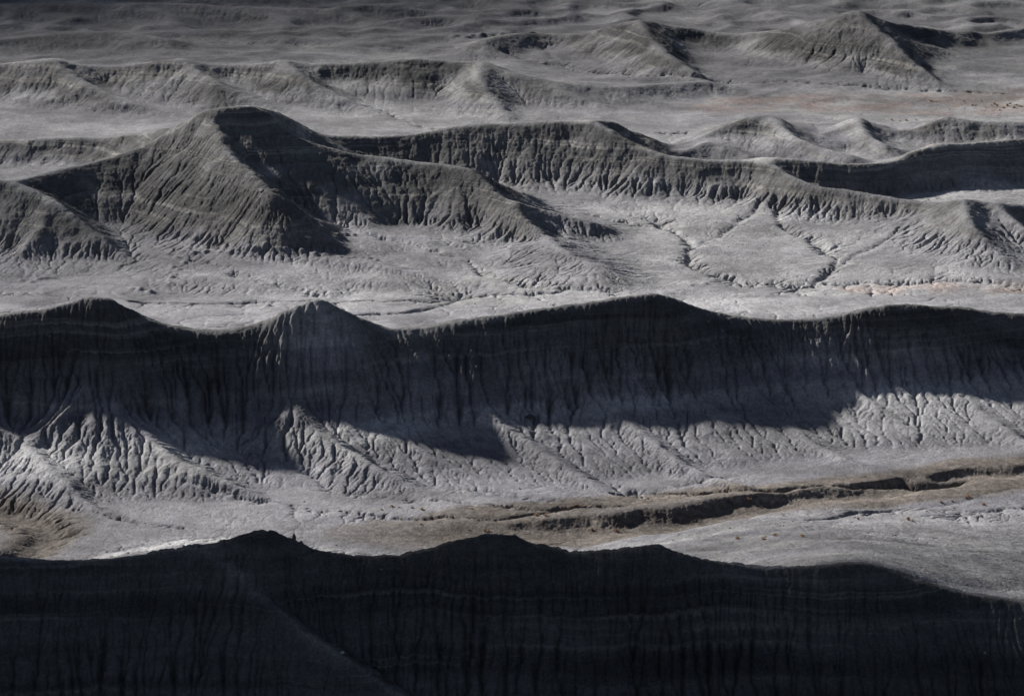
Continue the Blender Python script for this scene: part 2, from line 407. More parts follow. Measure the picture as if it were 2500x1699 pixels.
OFF = [(-1, -1), (-1, 0), (-1, 1), (0, -1), (0, 1), (1, -1), (1, 0), (1, 1)]
def erode(H, s, steps, K, m, A0, kappa, seed, KF_):
    rng = np.random.default_rng(seed)
    nr, nt = H.shape
    N = nr * nt
    S = np.repeat(s.astype(np.float32)[:, None], nt, 1)
    area = (S * S).ravel()
    base = np.arange(N, dtype=np.int32).reshape(nr, nt)
    rnd = [rng.uniform(0.72, 1.28, (nr, nt)).astype(np.float32) for _ in OFF]
    H = H.astype(np.float32)
    A = None
    for it in range(steps):
        P = np.pad(H, 1, constant_values=1e6)
        bs = np.zeros_like(H); rc = np.full((nr, nt), N, np.int32)
        bd = np.ones_like(H)
        for k, (i, j) in enumerate(OFF):
            dist = math.hypot(i, j)
            sl_ = (H - P[1 + i:1 + i + nr, 1 + j:1 + j + nt]) / (S * dist) * rnd[k]
            up = sl_ > bs
            bs = np.where(up, sl_, bs)
            rc = np.where(up, base + (i * nt + j), rc)
            bd = np.where(up, dist, bd)
        nxt = np.empty(N + 1, np.int32); nxt[:N] = rc.ravel(); nxt[N] = N
        first = nxt.copy()
        A = np.empty(N + 1); A[:N] = area; A[N] = 0
        # drainage area by pointer jumping
        jumps = []
        for d in range(13):
            act = nxt[:N] != N
            if not act.any(): break
            A[:N] += np.bincount(nxt[:N], weights=A[:N], minlength=N + 1)[:N]
            A[N] = 0
            nxt = nxt[nxt]
        c = K * KF_ * np.maximum(A[:N] - A0, 0).astype(np.float32) ** m / (S.ravel() * bd.ravel())
        c[first[:N] == N] = 0
        a = np.zeros(N + 1, np.float32); b = np.zeros(N + 1, np.float32)
        a[:N] = H.ravel() / (1 + c); b[:N] = c / (1 + c)
        nxt = first
        for d in range(13):
            if (b[:N] < 1e-4).all(): break
            a[:N] = a[:N] + b[:N] * a[nxt[:N]]
            b[:N] = b[:N] * b[nxt[:N]]
            nxt = nxt[nxt]
        H = a[:N].reshape(nr, nt)
        if kappa > 0:
            P = np.pad(H, 1, mode='edge')
            H = H + kappa * (P[:-2, 1:-1] + P[2:, 1:-1] + P[1:-1, :-2] + P[1:-1, 2:] - 4 * H)
    return H, A[:N].reshape(nr, nt)
def widen(before, after, s, t, n, amt):
    """gully walls fall back to an even slope t beside each incised line"""
    D = np.minimum(after - before, 0).astype(np.float32)
    S = s.astype(np.float32)[:, None]
    for k in range(n):
        P = np.pad(D, 1, mode='edge')
        nr, nt = D.shape
        for i, j in OFF:
            D = np.minimum(D, P[1 + i:1 + i + nr, 1 + j:1 + j + nt] + t * S * math.hypot(i, j))
    return after + (before + D - after) * amt * (before + D < after)
def slope_of(H, s):
    gy = np.gradient(H, axis=0) / s[:, None]; gx = np.gradient(H, axis=1) / s[:, None]
    return np.sqrt(gx * gx + gy * gy)

def say(*a): print('[scene %.0fs]' % (time.time() - T0), *a, flush=True)
place_face_spurs()
X, Y, s = field(4)
H, KEY = macro(X, Y, True)
say('macro', X.shape)
H = blur(H, 2)
H = up2(H)
X, Y, s = field(2)
H = washes(X, Y, H)
MAC2 = H.copy()
sl2 = slope_of(H, s)
bank = np.clip(1 - (near_poly(X, Y, [at_z(a, b, -1) for a, b, _, _ in MAIN_WASH], 16) - 6) / 3, 0, 1)
flats = ((Y > 488) & (Y < 565)) * np.clip((4.5 - H) / 1.5, 0, 1)
rough = np.clip(sl2 / 0.5, 0.13, 1.0) + 0.14 * flats
calm = 1 - 0.45 * (Y < 345) - 0.5 * bank
H = H + rough * calm * (0.20 * fbm(X / 2.6, Y / 2.6, 21, 3) + 0.40 * perlin(X / 7.0, Y / 7.0, 22))
KFc = (np.clip(0.85 + 0.8 * fbm(X / 16, Y / 16, 81, 2), 0.35, 1.6) * np.clip(1.25 - (Y - 420) / 250, 0.75, 1.25) * (1 + 0.5 * ((Y > 375) & (Y < 437)) + 0.5 * ((Y > 378) & (Y < 437) & (H < 8)) + 2.4 * flats - 0.8 * (Y < 375) * (Y > 322) * (X > 12)) * (1 - 0.85 * bank)).ravel()
xw = X + 1.2 * fbm(X / 8.0, Y / 8.0, 101, 2)
onB = ((Y > 378) & (Y < 437) & (H < 9)) * 1.0
ribm = np.where(Y < 345, 1.0, np.clip((14.5 - H) / 3, 0, 1) * ((Y > 378) & (Y < 437)))
steep = np.clip((sl2 - 0.30 + 0.18 * onB) / 0.3, 0, 1)
H = H + steep * np.clip((H - 1.2) / 1.5, 0, 1) * (0.03 + 0.13 * np.maximum(onB, ribm)) * (perlin(xw / 1.9, Y / 11.0, 102) + 0.5 * perlin(xw / 0.9, Y / 6.0, 103))
HB = H.copy()
H, A = erode(H, s, 15, 0.0095, 0.45, 0.3, 0.03, 5, KFc)
H = widen(HB, H, s, 0.7, 6, np.clip((sl2 - 0.15) / 0.3, 0, 1))
say('coarse erosion', X.shape)
H = up2(H); SM = up2(blur(sl2, 6)); MAC = up2(MAC2)
X, Y, s = field(1)
bank = np.clip(1 - (near_poly(X, Y, [at_z(a, b, -1) for a, b, _, _ in MAIN_WASH], 16) - 6) / 3, 0, 1)
flats = ((Y > 488) & (Y < 565)) * np.clip((4.5 - H) / 1.5, 0, 1)
rough = np.clip(SM / 0.5, 0.22, 1.0) + 0.15 * flats
# ledges of harder beds on the steep faces
zz = H + 0.6 * fbm(X / 23.0, Y / 23.0, 60, 2)
led = np.zeros_like(H)
for z0, amp, wd in ((3.1, 0.16, 0.3), (5.6, 0.28, 0.35), (8.2, 0.18, 0.3), (9.4, 0.22, 0.3), (12.4, 0.32, 0.4), (15.2, 0.22, 0.4), (17.6, 0.25, 0.3)):
    led += amp * np.tanh((zz - z0) / wd)
brk = np.clip(0.45 + 1.1 * fbm(X / 14.0, Y / 14.0, 61, 2), 0, 1)
H = H + 0.45 * led * np.clip((SM - 0.25) / 0.4, 0, 1) * brk
H = bumps(X, Y, H)
H = H + rough * (0.075 * fbm(X / 1.2, Y / 1.2, 31, 3)) 
KFf = (np.clip(0.85 + 1.0 * fbm(X / 9, Y / 9, 82, 3), 0.3, 1.8) * np.clip(1.3 - (Y - 420) / 250, 0.7, 1.3) * (1 + 0.5 * ((Y > 375) & (Y < 437)) + 2.4 * flats - 0.8 * (Y < 375) * (Y > 322) * (X > 12)) * (1 - 0.8 * bank)).ravel()
H = H + np.clip((SM - 0.30) / 0.3, 0, 1) * ((0.02 + 0.05 * up2(ribm)) * perlin((X + 0.8 * perlin(X / 5.0, Y / 5.0, 105)) / 0.5, Y / 3.5, 104))
HB = H.copy()
H, A = erode(H, s, 10, 0.019, 0.45, 0.12, 0.007, 7, KFf)
H = widen(HB, H, s, 1.0, 3, np.clip((SM - 0.1) / 0.3, 0, 1) * 0.8)
zz = H + 0.5 * fbm(X / 30.0, Y / 30.0, 60, 2)
H = H + np.clip(rough - 0.3, 0, 1) * (0.05 * perlin((X + Y) / 9.0, zz / 0.42, 91) + 0.03 * perlin((X - Y) / 4.0, zz / 0.17, 92))
H = H + (0.014 + 0.045 * rough) * fbm(X / 0.42, Y / 0.42, 35, 2, 0.7)
say('fine erosion', X.shape)

# ------------------------------------------------------------------ materials
def soil_material(name):
    m = bpy.data.materials.new(name)
    m.use_nodes = True
    nt = m.node_tree; N = nt.nodes; L = nt.links
    bs = N['Principled BSDF']
    bs.inputs['Roughness'].default_value = 0.95
    bs.inputs['Specular IOR Level'].default_value = 0.15
    geo = N.new('ShaderNodeNewGeometry')
    def noise(scale, detail=4, vec=None, rough=0.6, dist=0.0):
        n = N.new('ShaderNodeTexNoise'); n.inputs['Scale'].default_value = scale; n.inputs['Detail'].default_value = detail
        n.inputs['Roughness'].default_value = rough; n.inputs['Distortion'].default_value = dist
        L.new(vec if vec is not None else geo.outputs['Position'], n.inputs['Vector'])
        return n.outputs['Fac']
    def math_(op, a, b=None, c=None, clamp=False):
        n = N.new('ShaderNodeMath'); n.operation = op; n.use_clamp = clamp
        for i, v in enumerate((a, b, c)):
            if v is None: continue
            if isinstance(v, (int, float)): n.inputs[i].default_value = v
            else: L.new(v, n.inputs[i])
        return n.outputs[0]
    def mix(f, a, b, mode='MIX'):
        n = N.new('ShaderNodeMix'); n.data_type = 'RGBA'; n.blend_type = mode
        if isinstance(f, (int, float)): n.inputs[0].default_value = f
        else: L.new(f, n.inputs[0])
        for i, v in ((6, a), (7, b)):
            if isinstance(v, tuple): n.inputs[i].default_value = v + (1,)
            else: L.new(v, n.inputs[i])
        return n.outputs[2]
    def ramp(f, lo, hi):
        n = N.new('ShaderNodeMapRange'); n.clamp = True
        L.new(f, n.inputs[0]); n.inputs[1].default_value = lo; n.inputs[2].default_value = hi
        return n.outputs[0]
    def attr(nm):
        n = N.new('ShaderNodeAttribute'); n.attribute_name = nm; return n.outputs['Fac']
    sep = N.new('ShaderNodeSeparateXYZ'); L.new(geo.outputs['Position'], sep.inputs[0])
    # bedding: wandering height drives the bands
    warp = noise(0.045, 4)
    bz = math_('ADD', sep.outputs[2], math_('MULTIPLY', warp, 3.0))
    cmb = N.new('ShaderNodeCombineXYZ'); L.new(bz, cmb.inputs[2])
    mp = N.new('ShaderNodeVectorMath'); mp.operation = 'MULTIPLY_ADD'
    L.new(geo.outputs['Position'], mp.inputs[0]); mp.inputs[1].default_value = (0.012, 0.012, 0.0); L.new(cmb.outputs[0], mp.inputs[2])
    band = noise(1.1, 5, mp.outputs[0], 0.65)
    band2 = noise(0.35, 3, mp.outputs[0], 0.5)
    grit = noise(3.2, 5, None, 0.7)
    patch = noise(0.12, 4, None, 0.6)
    fine = noise(0.9, 4, None, 0.65)
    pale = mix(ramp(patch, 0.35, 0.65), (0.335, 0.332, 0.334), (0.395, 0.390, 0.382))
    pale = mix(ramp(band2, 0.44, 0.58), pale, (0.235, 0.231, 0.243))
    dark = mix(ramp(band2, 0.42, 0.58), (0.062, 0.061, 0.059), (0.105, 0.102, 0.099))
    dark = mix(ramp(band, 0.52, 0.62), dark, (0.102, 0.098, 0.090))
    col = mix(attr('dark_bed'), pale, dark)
    col = mix(math_('MULTIPLY', ramp(band, 0.50, 0.40), 0.35), col, mix(0.5, col, (0.10, 0.095, 0.10)))
    col = mix(math_('MULTIPLY', ramp(band, 0.55, 0.66), 0.24), col, (0.34, 0.327, 0.30))
    col = mix(attr('brown'), col, mix(ramp(fine, 0.35, 0.65), (0.115, 0.099, 0.086), (0.18, 0.158, 0.138)))
    col = mix(attr('rust'), col, mix(ramp(fine, 0.35, 0.7), (0.30, 0.235, 0.205), (0.40, 0.30, 0.245)))
    g = N.new('ShaderNodeMapRange'); L.new(grit, g.inputs[0]); g.inputs[1].default_value = 0.25; g.inputs[2].default_value = 0.75; g.inputs[3].default_value = 0.50; g.inputs[4].default_value = 1.48
    g2 = N.new('ShaderNodeMapRange'); L.new(fine, g2.inputs[0]); g2.inputs[1].default_value = 0.3; g2.inputs[2].default_value = 0.7; g2.inputs[3].default_value = 0.80; g2.inputs[4].default_value = 1.16
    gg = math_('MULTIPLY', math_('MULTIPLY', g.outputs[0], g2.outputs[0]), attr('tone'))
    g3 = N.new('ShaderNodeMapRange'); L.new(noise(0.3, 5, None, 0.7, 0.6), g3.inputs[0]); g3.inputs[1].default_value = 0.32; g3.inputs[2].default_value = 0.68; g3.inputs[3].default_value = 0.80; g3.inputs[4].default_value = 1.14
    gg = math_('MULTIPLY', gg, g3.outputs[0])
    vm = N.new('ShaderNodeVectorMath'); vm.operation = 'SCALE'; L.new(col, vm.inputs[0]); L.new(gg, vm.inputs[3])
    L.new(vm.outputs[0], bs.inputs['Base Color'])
    bmp = N.new('ShaderNodeBump'); bmp.inputs['Strength'].default_value = 0.8; bmp.inputs['Distance'].default_value = 0.2
    L.new(math_('ADD', grit, math_('MULTIPLY', noise(8.0, 3, None, 0.7), 0.45)), bmp.inputs['Height'])
    L.new(bmp.outputs[0], bs.inputs['Normal'])
    return m
SOIL = soil_material('badland_soil')

# ------------------------------------------------------------------ attributes
from_px = lambda pts, z=0.0: [at_z(px, py, z) for px, py in pts]
def surface_attrs(X, Y, Hh, SMh):
    n = 0.5 * fbm(X / 9.0, Y / 9.0, 71, 3)
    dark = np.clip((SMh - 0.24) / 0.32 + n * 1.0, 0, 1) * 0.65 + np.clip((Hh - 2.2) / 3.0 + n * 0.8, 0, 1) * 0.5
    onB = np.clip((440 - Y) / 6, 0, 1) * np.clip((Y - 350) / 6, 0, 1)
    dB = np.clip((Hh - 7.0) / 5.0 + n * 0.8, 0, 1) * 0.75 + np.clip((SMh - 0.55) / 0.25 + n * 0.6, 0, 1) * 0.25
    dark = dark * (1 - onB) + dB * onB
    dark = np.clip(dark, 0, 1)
    P = [at_z(a, b, -1) for a, b, _, _ in MAIN_WASH]
    D = near_poly(X, Y, P, 30)
    P2 = from_px([(2400,1100),(2200,1120),(1900,1170),(1600,1215),(1480,1230)], -0.5)
    D2 = near_poly(X, Y, P2, 30)
    P4 = from_px([(900,1228),(1150,1186),(1300,1165),(1450,1152),(1700,1130),(1900,1115),(2100,1098)], 1.0)
    D2 = np.minimum(D2, near_poly(X, Y, P4, 30) - 2.0)
    P3 = [at_z(a, b, -1) for a, b, _, _ in LEFT_WASH]
    D3 = near_poly(X, Y, P3, 30)
    br = np.maximum(1 - np.clip((D - 5.0 + 3 * n) / 2.0, 0, 1), 1 - np.clip((D2 - 3.0 + 2.5 * n) / 2.0, 0, 1))
    br = np.maximum(br, 1 - np.clip((D3 - 4.5 + 3 * n) / 2.5, 0, 1))
    br = br * np.clip((3.2 - Hh) / 1.5, 0, 1)
    ru = 0
    for pts, w in (([(1640,255),(1800,248),(1950,245),(2100,255),(2323,250)], 9), ([(1950,668),(2100,662),(2323,668)], 5), ([(2050,245),(2323,232)], 8), ([(560,700),(760,702)], 0.5)):
        d = near_poly(X, Y, from_px(pts), 60)
        ru = np.maximum(ru, 1 - np.clip((d - w * 0.7 + 4 * n) / (w * 0.5), 0, 1))
    ru = ru * np.clip((2.6 - Hh) / 1.2, 0, 1) * 0.75 * np.clip(0.5 + 1.6 * n, 0, 1)
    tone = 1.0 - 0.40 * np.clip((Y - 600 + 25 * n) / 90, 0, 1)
    tone = tone * (1 - 0.22 * np.clip((352 - Y + 4 * n) / 10, 0, 1) * np.clip((Hh - 3) / 3, 0, 1))  # foreground ridge dimmed in its tone, in place of vignetting
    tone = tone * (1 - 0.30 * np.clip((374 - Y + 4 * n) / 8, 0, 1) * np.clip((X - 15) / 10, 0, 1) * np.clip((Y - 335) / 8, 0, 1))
    st = fbm(X / 26.0, Y / 12.0, 75, 4, 0.6)
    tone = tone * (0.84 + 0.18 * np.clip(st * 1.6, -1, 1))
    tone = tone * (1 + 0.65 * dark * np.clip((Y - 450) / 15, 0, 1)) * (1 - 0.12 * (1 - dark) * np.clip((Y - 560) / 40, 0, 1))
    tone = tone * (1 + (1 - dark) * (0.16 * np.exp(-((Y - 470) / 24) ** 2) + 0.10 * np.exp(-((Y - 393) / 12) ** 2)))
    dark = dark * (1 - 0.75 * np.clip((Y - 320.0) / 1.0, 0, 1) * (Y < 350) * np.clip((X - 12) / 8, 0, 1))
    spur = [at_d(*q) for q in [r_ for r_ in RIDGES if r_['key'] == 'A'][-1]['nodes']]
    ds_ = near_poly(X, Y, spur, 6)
    tone = tone * (1 + 0.9 * np.exp(-(ds_ / 0.7) ** 2) * np.clip(0.6 + n, 0, 1))  # pale crest highlight painted into the tone along the foreground spur
    c = at_d(720, 675, 417)
    rim = np.exp(-((X - c[0]) ** 2 + (Y - c[1]) ** 2) / 60.0)
    dark = dark * (1 - 0.9 * rim)  # sunlit top of the middle ridge's second peak painted paler
    return dark, br, ru, tone

def grid_mesh(name, X, Y, Z, keep, attrs):
    """one mesh from the cells of a grid where keep is true"""
    nr, nt = X.shape
    cells = np.nonzero(keep.ravel())[0]
    ci = cells // (nt - 1); cj = cells % (nt - 1)
    v00 = ci * nt + cj
    quads = np.stack([v00, v00 + 1, v00 + nt + 1, v00 + nt], 1)
    used = np.zeros(nr * nt, bool); used[quads.ravel()] = True
    remap = np.cumsum(used) - 1
    quads = remap[quads].astype(np.int32)
    vi = np.nonzero(used)[0]
    co = np.stack([X.ravel()[vi], Y.ravel()[vi], Z.ravel()[vi]], 1).astype(np.float32)
    me = bpy.data.meshes.new(name)
    me.vertices.add(len(vi)); me.vertices.foreach_set('co', co.ravel())
    me.loops.add(quads.size); me.loops.foreach_set('vertex_index', quads.ravel())
    me.polygons.add(len(quads))
    me.polygons.foreach_set('loop_start', np.arange(0, quads.size, 4, dtype=np.int32))
    me.polygons.foreach_set('use_smooth', np.ones(len(quads), bool))
    me.update(calc_edges=True)
    for k, v in attrs.items():
        a = me.attributes.new(k, 'FLOAT', 'POINT')
        a.data.foreach_set('value', np.ascontiguousarray(v.ravel()[vi], dtype=np.float32))
    me.materials.append(SOIL)
    o = bpy.data.objects.new(name, me)
    COL.objects.link(o)
    return o

dk, br, ru, tn = surface_attrs(X, Y, MAC, SM)
KF = np.repeat(np.repeat(KEY, 4, 0), 4, 1)[:X.shape[0] - 1, :X.shape[1] - 1]
say('attributes')
LABELS = {
 'A': 'dark foreground ridge of gullied clay, wholly in shade',
 'B': 'long ridge across the middle, shaded above and pale fluted spurs below',
 'C': 'tall flat topped clay hill with long arms at the left',
 'D': 'long brown ridge behind the tall hill, running down to the right',
 'E': 'dark shaded hill at the right behind the brown ridge',
 'F': 'small low dark mound between the brown ridge and the round hill',
 'G': 'rounded grey hill with a shaded right flank',
 'I': 'pair of small dark pointed hills at the right',
 'H': 'scalloped ridge with regular spurs across the upper left',
 'J': 'far double peaked hill at the upper right, right flanks in shade',
 'K': 'small pale cone at the top of the picture',
 'L': 'low dark scarp behind the small pale cone',
 'M': 'low shaded hills at the far upper left',
 'N': 'low hills along the top edge',
 'P': None}
def structure(o, label):
    o['kind'] = 'structure'
    o['label'] = label
    return o
groups = {}
for k in KEYS:
    if k == 'P': continue
    keep = KF == KEYS.index(k)
    if keep.any():
        groups[k] = keep
floor_keep = np.ones_like(KF, bool)
for k, keep in groups.items(): floor_keep &= ~keep
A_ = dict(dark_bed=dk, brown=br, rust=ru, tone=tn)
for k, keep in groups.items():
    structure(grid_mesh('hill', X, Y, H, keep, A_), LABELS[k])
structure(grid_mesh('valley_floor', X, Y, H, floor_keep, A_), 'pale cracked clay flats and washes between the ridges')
say('mesh', X.shape)

# surrounding land, coarser, out to the horizon
r = np.concatenate([np.linspace(110, 262, 40), np.geomspace(268, 1100, 200), np.geomspace(1130, 9000, 60)])
th = np.radians(np.concatenate([np.linspace(-75, -18, 110), np.linspace(-17.5, 13.5, 80), np.linspace(14, 70, 100)]))
R_, T_ = np.meshgrid(r, th, indexing='ij')
Xo = (R_ * np.sin(T_)).astype(np.float32); Yo = (R_ * np.cos(T_)).astype(np.float32)
Ho = macro(Xo, Yo)
inside = np.clip((T_ - TH0) / 0.02, 0, 1) * np.clip((TH1 - T_) / 0.02, 0, 1) * np.clip((R_ - R0) / 6, 0, 1) * np.clip((R1 - R_) / 15, 0, 1)
outside = (T_ < TH0) | (T_ > TH1) | (R_ < R0) | (R_ > R1)
# more badland hills all around
side = np.clip(np.maximum(TH0 - T_, T_ - TH1) / 0.06, 0, 1) + np.clip((R_ - R1) / 150, 0, 1)
wild = np.maximum(0, 1 - np.abs(fbm(Xo / 95, Yo / 60, 90, 4)) * 2.0) ** 1.6 * 17
Ho = np.maximum(Ho, wild * np.clip(side, 0, 1))
Ho = Ho - 4.0 * inside
sm = np.clip(0.3 + 0.03 * Ho, 0, 0.8)
d2 = np.clip((Ho - 4) / 6, 0, 1)
structure(grid_mesh('ground', Xo, Yo, Ho, np.ones((len(r) - 1, len(th) - 1), bool), dict(dark_bed=d2, brown=d2 * 0, rust=d2 * 0, tone=d2 * 0 + .7)), 'outlying badland ground to the horizon')

# ------------------------------------------------------------------ small things standing on the ground
LR0 = math.log(R0)
def ground(x, y):
    u = (math.log(math.hypot(x, y)) - LR0) / DTH; v = (math.atan2(x, y) - TH0) / DTH
    i = int(u); j = int(v); fu = u - i; fv = v - j
    i = min(max(i, 0), H.shape[0] - 2); j = min(max(j, 0), H.shape[1] - 2)
    return float((H[i, j] * (1 - fv) + H[i, j + 1] * fv) * (1 - fu) + (H[i + 1, j] * (1 - fv) + H[i + 1, j + 1] * fv) * fu)
def spot(px, py, d0, d1):
    """first place the bearing meets the ground between two distances"""
    for D in np.arange(d0, d1, 0.25):
        x, y, z = at_d(px, py, float(D))
        g = ground(x, y)
        if z <= g: return x, y, g
    x, y, z = at_d(px, py, d1)
    return x, y, ground(x, y)

def plain_mat(name, c1, c2, scale=3.0):
    m = bpy.data.materials.new(name); m.use_nodes = True
    nt = m.node_tree; b = nt.nodes['Principled BSDF']; b.inputs['Roughness'].default_value = 0.95
    b.inputs['Specular IOR Level'].default_value = 0.15
    n = nt.nodes.new('ShaderNodeTexNoise'); n.inputs['Scale'].default_value = scale; n.inputs['Detail'].default_value = 5
    g = nt.nodes.new('ShaderNodeNewGeometry'); nt.links.new(g.outputs['Position'], n.inputs['Vector'])
    r = nt.nodes.new('ShaderNodeValToRGB'); r.color_ramp.elements[0].position = 0.35; r.color_ramp.elements[1].position = 0.65
    r.color_ramp.elements[0].color = c1 + (1,); r.color_ramp.elements[1].color = c2 + (1,)
    nt.links.new(n.outputs['Fac'], r.inputs[0]); nt.links.new(r.outputs[0], b.inputs['Base Color'])
    bp = nt.nodes.new('ShaderNodeBump'); bp.inputs['Distance'].default_value = 0.05; bp.inputs['Strength'].default_value = 0.8
    nt.links.new(n.outputs['Fac'], bp.inputs['Height']); nt.links.new(bp.outputs[0], b.inputs['Normal'])
    return m
ORANGE = plain_mat('dry_twigs', (0.27, 0.17, 0.10), (0.42, 0.29, 0.19))
STRAW = plain_mat('straw_twigs', (0.30, 0.20, 0.11), (0.46, 0.34, 0.20))
WOOD = plain_mat('shrub_wood', (0.08, 0.06, 0.045), (0.14, 0.11, 0.08))
ROCK = plain_mat('dark_rock', (0.045, 0.042, 0.04), (0.10, 0.095, 0.09), 2.0)
PALE = plain_mat('pale_rock', (0.24, 0.23, 0.21), (0.36, 0.34, 0.31), 2.0)

def mesh_obj(name, verts, faces, mat, parent=None, smooth=False):
    me = bpy.data.meshes.new(name); me.from_pydata(verts, [], faces); me.materials.append(mat)
    if smooth: me.polygons.foreach_set('use_smooth', [True] * len(me.polygons))
    o = bpy.data.objects.new(name, me); COL.objects.link(o)
    if parent: o.parent = parent
    return o
def twig(V, F, a, b, r0, r1):
    a = Vector(a); b = Vector(b); d = (b - a).normalized(); u = d.orthogonal().normalized(); w = d.cross(u); k = len(V)
    for p, r in ((a, r0), (b, r1)):
        for q in range(3):
            t = q * 2.094
            V.append(tuple(p + (u * math.cos(t) + w * math.sin(t)) * r))
    for q in range(3): F.append((k + q, k + (q + 1) % 3, k + 3 + (q + 1) % 3, k + 3 + q))
def make_shrub(seed, mat, R=0.5):
    rg = random.Random(seed)
    e = bpy.data.objects.new('desert_shrub', None); COL.objects.link(e); e.empty_display_size = 0.3
    V, F, V2, F2 = [], [], [], []
    for i in range(22):
        az = rg.uniform(0, 6.283); el = rg.uniform(0.35, 1.45); L = R * rg.uniform(0.5, 1.0)
        tip = Vector((math.cos(az) * math.cos(el) * L * 1.15, math.sin(az) * math.cos(el) * L * 1.15, math.sin(el) * L * 0.95))
        twig(V, F, (0, 0, -0.08), tip * 0.6, 0.016, 0.009)
        for k in range(9):
            p = tip * rg.uniform(0.45, 0.95)
            q = p + Vector((rg.gauss(0, 1), rg.gauss(0, 1), rg.gauss(0.5, 0.8))) * R * 0.2
            twig(V2, F2, p, q, 0.012, 0.003)
            n = len(V2); c = Vector((rg.gauss(0, 1), rg.gauss(0, 1), rg.gauss(0, 1))) * 0.05
            V2.extend([tuple(q), tuple(q + c), tuple(q + Vector((c.y, -c.x, c.z + 0.05)))]); F2.append((n, n + 1, n + 2))
    mesh_obj('branches', V, F, WOOD, e)
    mesh_obj('foliage', V2, F2, mat, e)
    return e
def make_rock(seed, size, mat, name='rock'):
    """angular block: a cut icosphere with ragged facets"""
    import bmesh
    rg = random.Random(seed); bm = bmesh.new()
    bmesh.ops.create_icosphere(bm, subdivisions=3, radius=1.0)
    cuts = [(Vector((rg.gauss(0, 1), rg.gauss(0, 1), rg.gauss(0, 0.8))).normalized(), rg.uniform(0.5, 0.85)) for _ in range(11)]
    for v in bm.verts:
        for n, d in cuts:
            t = v.co.dot(n) - d
            if t > 0: v.co -= n * t
        v.co += Vector((rg.gauss(0, 1), rg.gauss(0, 1), rg.gauss(0, 1))) * 0.018
        v.co = Vector((v.co.x * size[0], v.co.y * size[1], v.co.z * size[2]))
    me = bpy.data.meshes.new(name); bm.to_mesh(me); bm.free(); me.materials.append(mat)
    o = bpy.data.objects.new(name, me); COL.objects.link(o)
    return o

SHRUBS = [  # cluster phrase, label, straw?, size, distances, bearings
 ('orange shrubs dotted over the pale flat behind the foreground ridge', 'small dry orange shrub on the pale flat between the clay spurs and the foreground ridge', 0, 0.42, (345, 412),
   [(1064,1203),(1099,1205),(1108,1206),(1291,1152),(1306,1151),(1315,1152),(1343,1204),(1398,1206),(1720-256,1173)]),
 ('straw shrubs near the pale spurs', 'small straw coloured shrub near the foot of the pale spurs', 1, 0.40, (345, 412),
   [(935,1153),(957,1156),(889,1150),(910,1180),(955,1190),(865,1157),(905,1151),(1062,1112),(1070,1155)]),
 ('orange shrubs on the brown terrace beside the wash', 'low orange shrub on the brown terrace below the dark wash bank', 0, 0.48, (335, 400),
   [(1672,1223),(1731,1225),(1736,1219),(1758,1215),(1820,1217),(1947,1169+10),(2060,1180),(2069,1182)]),
 ('orange shrubs near the head of the wash', 'orange shrub near the narrow head of the brown wash at the right', 0, 0.48, (350, 410),
   [(2134,1141),(2160,1138),(2192,1132),(2196,1128),(2231,1146),(2237,1120),(1217,1170),(1237,1170),(1699,1135)]),
 ('rust brush on the far flat', 'rust coloured brush clump on the far flat left of the brush thicket', 0, 0.75, (600, 690),
   [(2023,274),(2041,276),(2056,275),(2078,274),(2111,231),(2123,232),(2186,231),(2226,230),(2268,252)]),
 ('rust brush in the far thicket', 'rust coloured bush in the far thicket at the right edge of the flat', 0, 0.85, (600, 690),
   [(2206,240),(2213,239),(2236,245),(2249,240),(2261,242),(2276,245),(2291,237),(2306,240),(2315,243),(2256,238),(2285,241),(2300,246)]),
]
protos = {(0, k): None for k in range(3)}
def copy_thing(src):
    r_ = src.copy(); COL.objects.link(r_)
    for ch in list(src.children):
        c = ch.copy(); COL.objects.link(c); c.parent = r_
    return r_
pool = {}
rgs = random.Random(12)
for grp, lab, straw, size, (d0, d1), pts in SHRUBS:
    for n, (px, py) in enumerate(pts):
        key = (straw, rgs.randrange(3))
        if key not in pool:
            pool[key] = make_shrub(100 + key[1] + 10 * straw, STRAW if straw else ORANGE); o = pool[key]
        else:
            o = copy_thing(pool[key])
        x, y, z = spot(px, py, d0, d1)
        sc_ = (0.72 if d0 < 500 else 0.5) * size / 0.5 * rgs.uniform(0.6, 1.3)
        o.location = (x, y, z); o.rotation_euler = (0, 0, rgs.uniform(0, 6.28)); o.scale = (sc_ * rgs.uniform(1, 1.35), sc_, sc_ * rgs.uniform(0.8, 1.0))
        o['label'] = lab; o['category'] = 'shrub'; o['group'] = grp

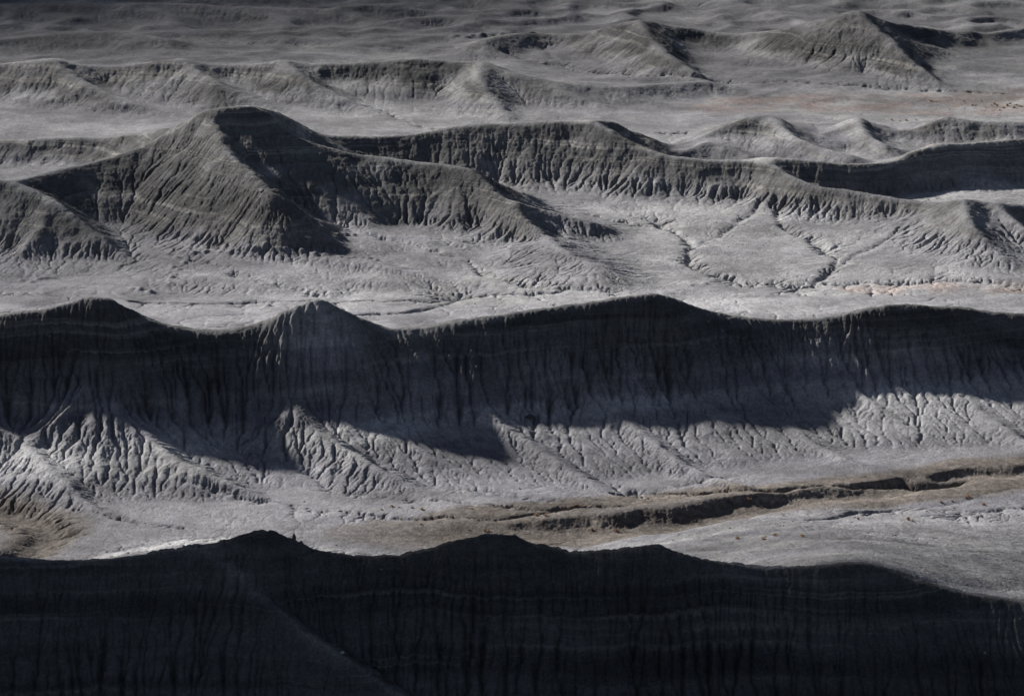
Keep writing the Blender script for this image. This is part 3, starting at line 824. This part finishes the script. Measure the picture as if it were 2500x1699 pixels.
ROCKS = [
 (667, 1224, 305, 326, (0.28, 0.30, 0.62), ROCK, 'lone dark rock pinnacle standing on the foreground crest right of its left peak', 'rock'),
 (683, 1231, 305, 326, (0.34, 0.25, 0.16), ROCK, 'low dark rock at the foot of the rock pinnacle on the foreground crest', 'rock'),
 (450, 1240, 305, 326, (0.36, 0.3, 0.22), ROCK, 'dark stone block on the foreground crest where the diagonal spur begins', 'rock'),
 (775, 1482, 285, 322, (0.42, 0.35, 0.2), PALE, 'pale stone lying on the diagonal spur of the foreground ridge', 'rock'),
 (1203, 948, 385, 425, (1.15, 0.8, 0.34), ROCK, 'dark rock slab jutting from the middle ridge where shade meets the lit slope', 'rock'),
 (622, 436, 505, 535, (1.1, 0.8, 0.42), ROCK, 'dark ledge block on the sharp spur of the tall left hill', 'rock'),
 (592, 433, 505, 535, (0.8, 0.6, 0.3), PALE, 'pale ledge block just left of the dark block on the tall hill spur', 'rock'),
 (697, 540, 500, 530, (0.8, 0.5, 0.25), PALE, 'pale slab low on the right side of the tall left hill', 'rock'),
 (448, 248, 535, 560, (1.0, 0.8, 0.5), ROCK, 'caprock block at the left shoulder of the tall hill summit', 'rock'),
 (2180, 452, 525, 540, (0.7, 0.6, 0.45), ROCK, 'dark caprock knob on the cone at the right end of the brown ridge', 'rock'),
 (722, 674, 400, 425, (0.55, 0.4, 0.22), PALE, 'pale caprock chunk on the second peak of the middle ridge', 'rock'),
]
for n, (px, py, d0, d1, size, mat, lab, cat) in enumerate(ROCKS):
    x, y, z = spot(px, py, d0, d1)
    o = make_rock(50 + n, size, mat)
    o.location = (x, y, z + size[2] * 0.25); o.rotation_euler = (0.1, -0.08, n * 1.3)
    o['label'] = lab; o['category'] = cat

# unseen clouds: one inferred from upper-left shade, the rest added to shade the land
def make_shade_cloud(seed, tx, ty, height, ax, ay, label):
    """lumpy cumulus whose shadow lands around (tx, ty)"""
    import bmesh
    rg_ = random.Random(seed)
    L = height / math.sin(SUN_EL)
    c = Vector((tx, ty, 0)) + sdir * L
    bm = bmesh.new()
    for i in range(9):
        q = bmesh.ops.create_icosphere(bm, subdivisions=4, radius=1.0)['verts']
        ox = rg_.uniform(-0.55, 0.55) * ax; oy = rg_.uniform(-0.5, 0.5) * ay
        rr = rg_.uniform(0.45, 0.62)
        for v in q:
            n = v.co.copy()
            k = 1 + 0.16 * math.sin(5 * n.x + i) * math.cos(4 * n.y - i) + 0.07 * math.sin(11 * n.z + 9 * n.x + i) + 0.05 * math.sin(17 * n.y + 13 * n.x)
            v.co = Vector((ox + n.x * ax * rr * k, oy + n.y * ay * rr * k, max(n.z, -0.35) * 0.30 * ay * k))
    me = bpy.data.meshes.new('shade_cloud'); bm.to_mesh(me); bm.free()
    me.polygons.foreach_set('use_smooth', [True] * len(me.polygons))
    me.materials.append(CLOUD)
    o = bpy.data.objects.new('shade_cloud', me); COL.objects.link(o); o.location = c
    o['kind'] = 'structure'; o['label'] = label
CLOUD = plain_mat('cloud_white', (0.85, 0.86, 0.88), (0.9, 0.9, 0.9), 0.01)
make_shade_cloud(3, -140, 768, 900, 150, 62, 'broad unseen cumulus shading the upper left')
make_shade_cloud(8, 150, 800, 900, 70, 22, 'thin unseen cumulus added to shade the far right')
make_shade_cloud(9, -122, 552, 700, 42, 34, 'small unseen cumulus added to shade the left hill')
make_shade_cloud(5, 0, 281, 250, 200, 26, 'long flat unseen cumulus added to shade the foreground ridge')  # added blocker that keeps the sun off the foreground ridge

# loose stones nobody could count, one mesh
rg = random.Random(77)
V, F = [], []
cube = [(-1,-1,-1),(1,-1,-1),(1,1,-1),(-1,1,-1),(-.7,-.6,1),(.6,-.7,1),(.7,.7,.8),(-.6,.6,1)]
qf = [(0,3,2,1),(4,5,6,7),(0,1,5,4),(1,2,6,5),(2,3,7,6),(3,0,4,7)]
clusters = [(rg.uniform(-0.19, 0.19), 345 * (690 / 345) ** rg.random(), rg.uniform(1.5, 8)) for _ in range(90)]
for i in range(6500):
    if i % 3:
        a, D, R_c = rg.choice(clusters); x = a * D + rg.gauss(0, R_c); y = D + rg.gauss(0, R_c)
    else:
        D = 290 * (720 / 290) ** rg.random(); x = rg.uniform(-0.2, 0.2) * D; y = D
    if not (R0 + 2 < math.hypot(x, y) < R1 - 2): continue
    z = ground(x, y)
    r_ = 0.03 + 0.14 * rg.random() ** 9
    yaw = rg.uniform(0, 6.28); cs, sn = math.cos(yaw), math.sin(yaw); k = len(V)
    sx, sy, sz = r_ * rg.uniform(.8, 1.4), r_ * rg.uniform(.7, 1.1), r_ * rg.uniform(.4, .8)
    for a, b, c in cube:
        a, b = a * sx * rg.uniform(.8, 1.1), b * sy * rg.uniform(.8, 1.1)
        V.append((x + a * cs - b * sn, y + a * sn + b * cs, z + c * sz * rg.uniform(.8, 1.1) + sz * .3))
    F.extend(tuple(k + q for q in f) for f in qf)
STONE = plain_mat('loose_stone', (0.09, 0.085, 0.08), (0.24, 0.23, 0.22), 1.0)
g = mesh_obj('gravel', V, F, STONE)
g['kind'] = 'stuff'; g['label'] = 'loose dark stones scattered over slopes and flats'; g['category'] = 'gravel'
say('done')
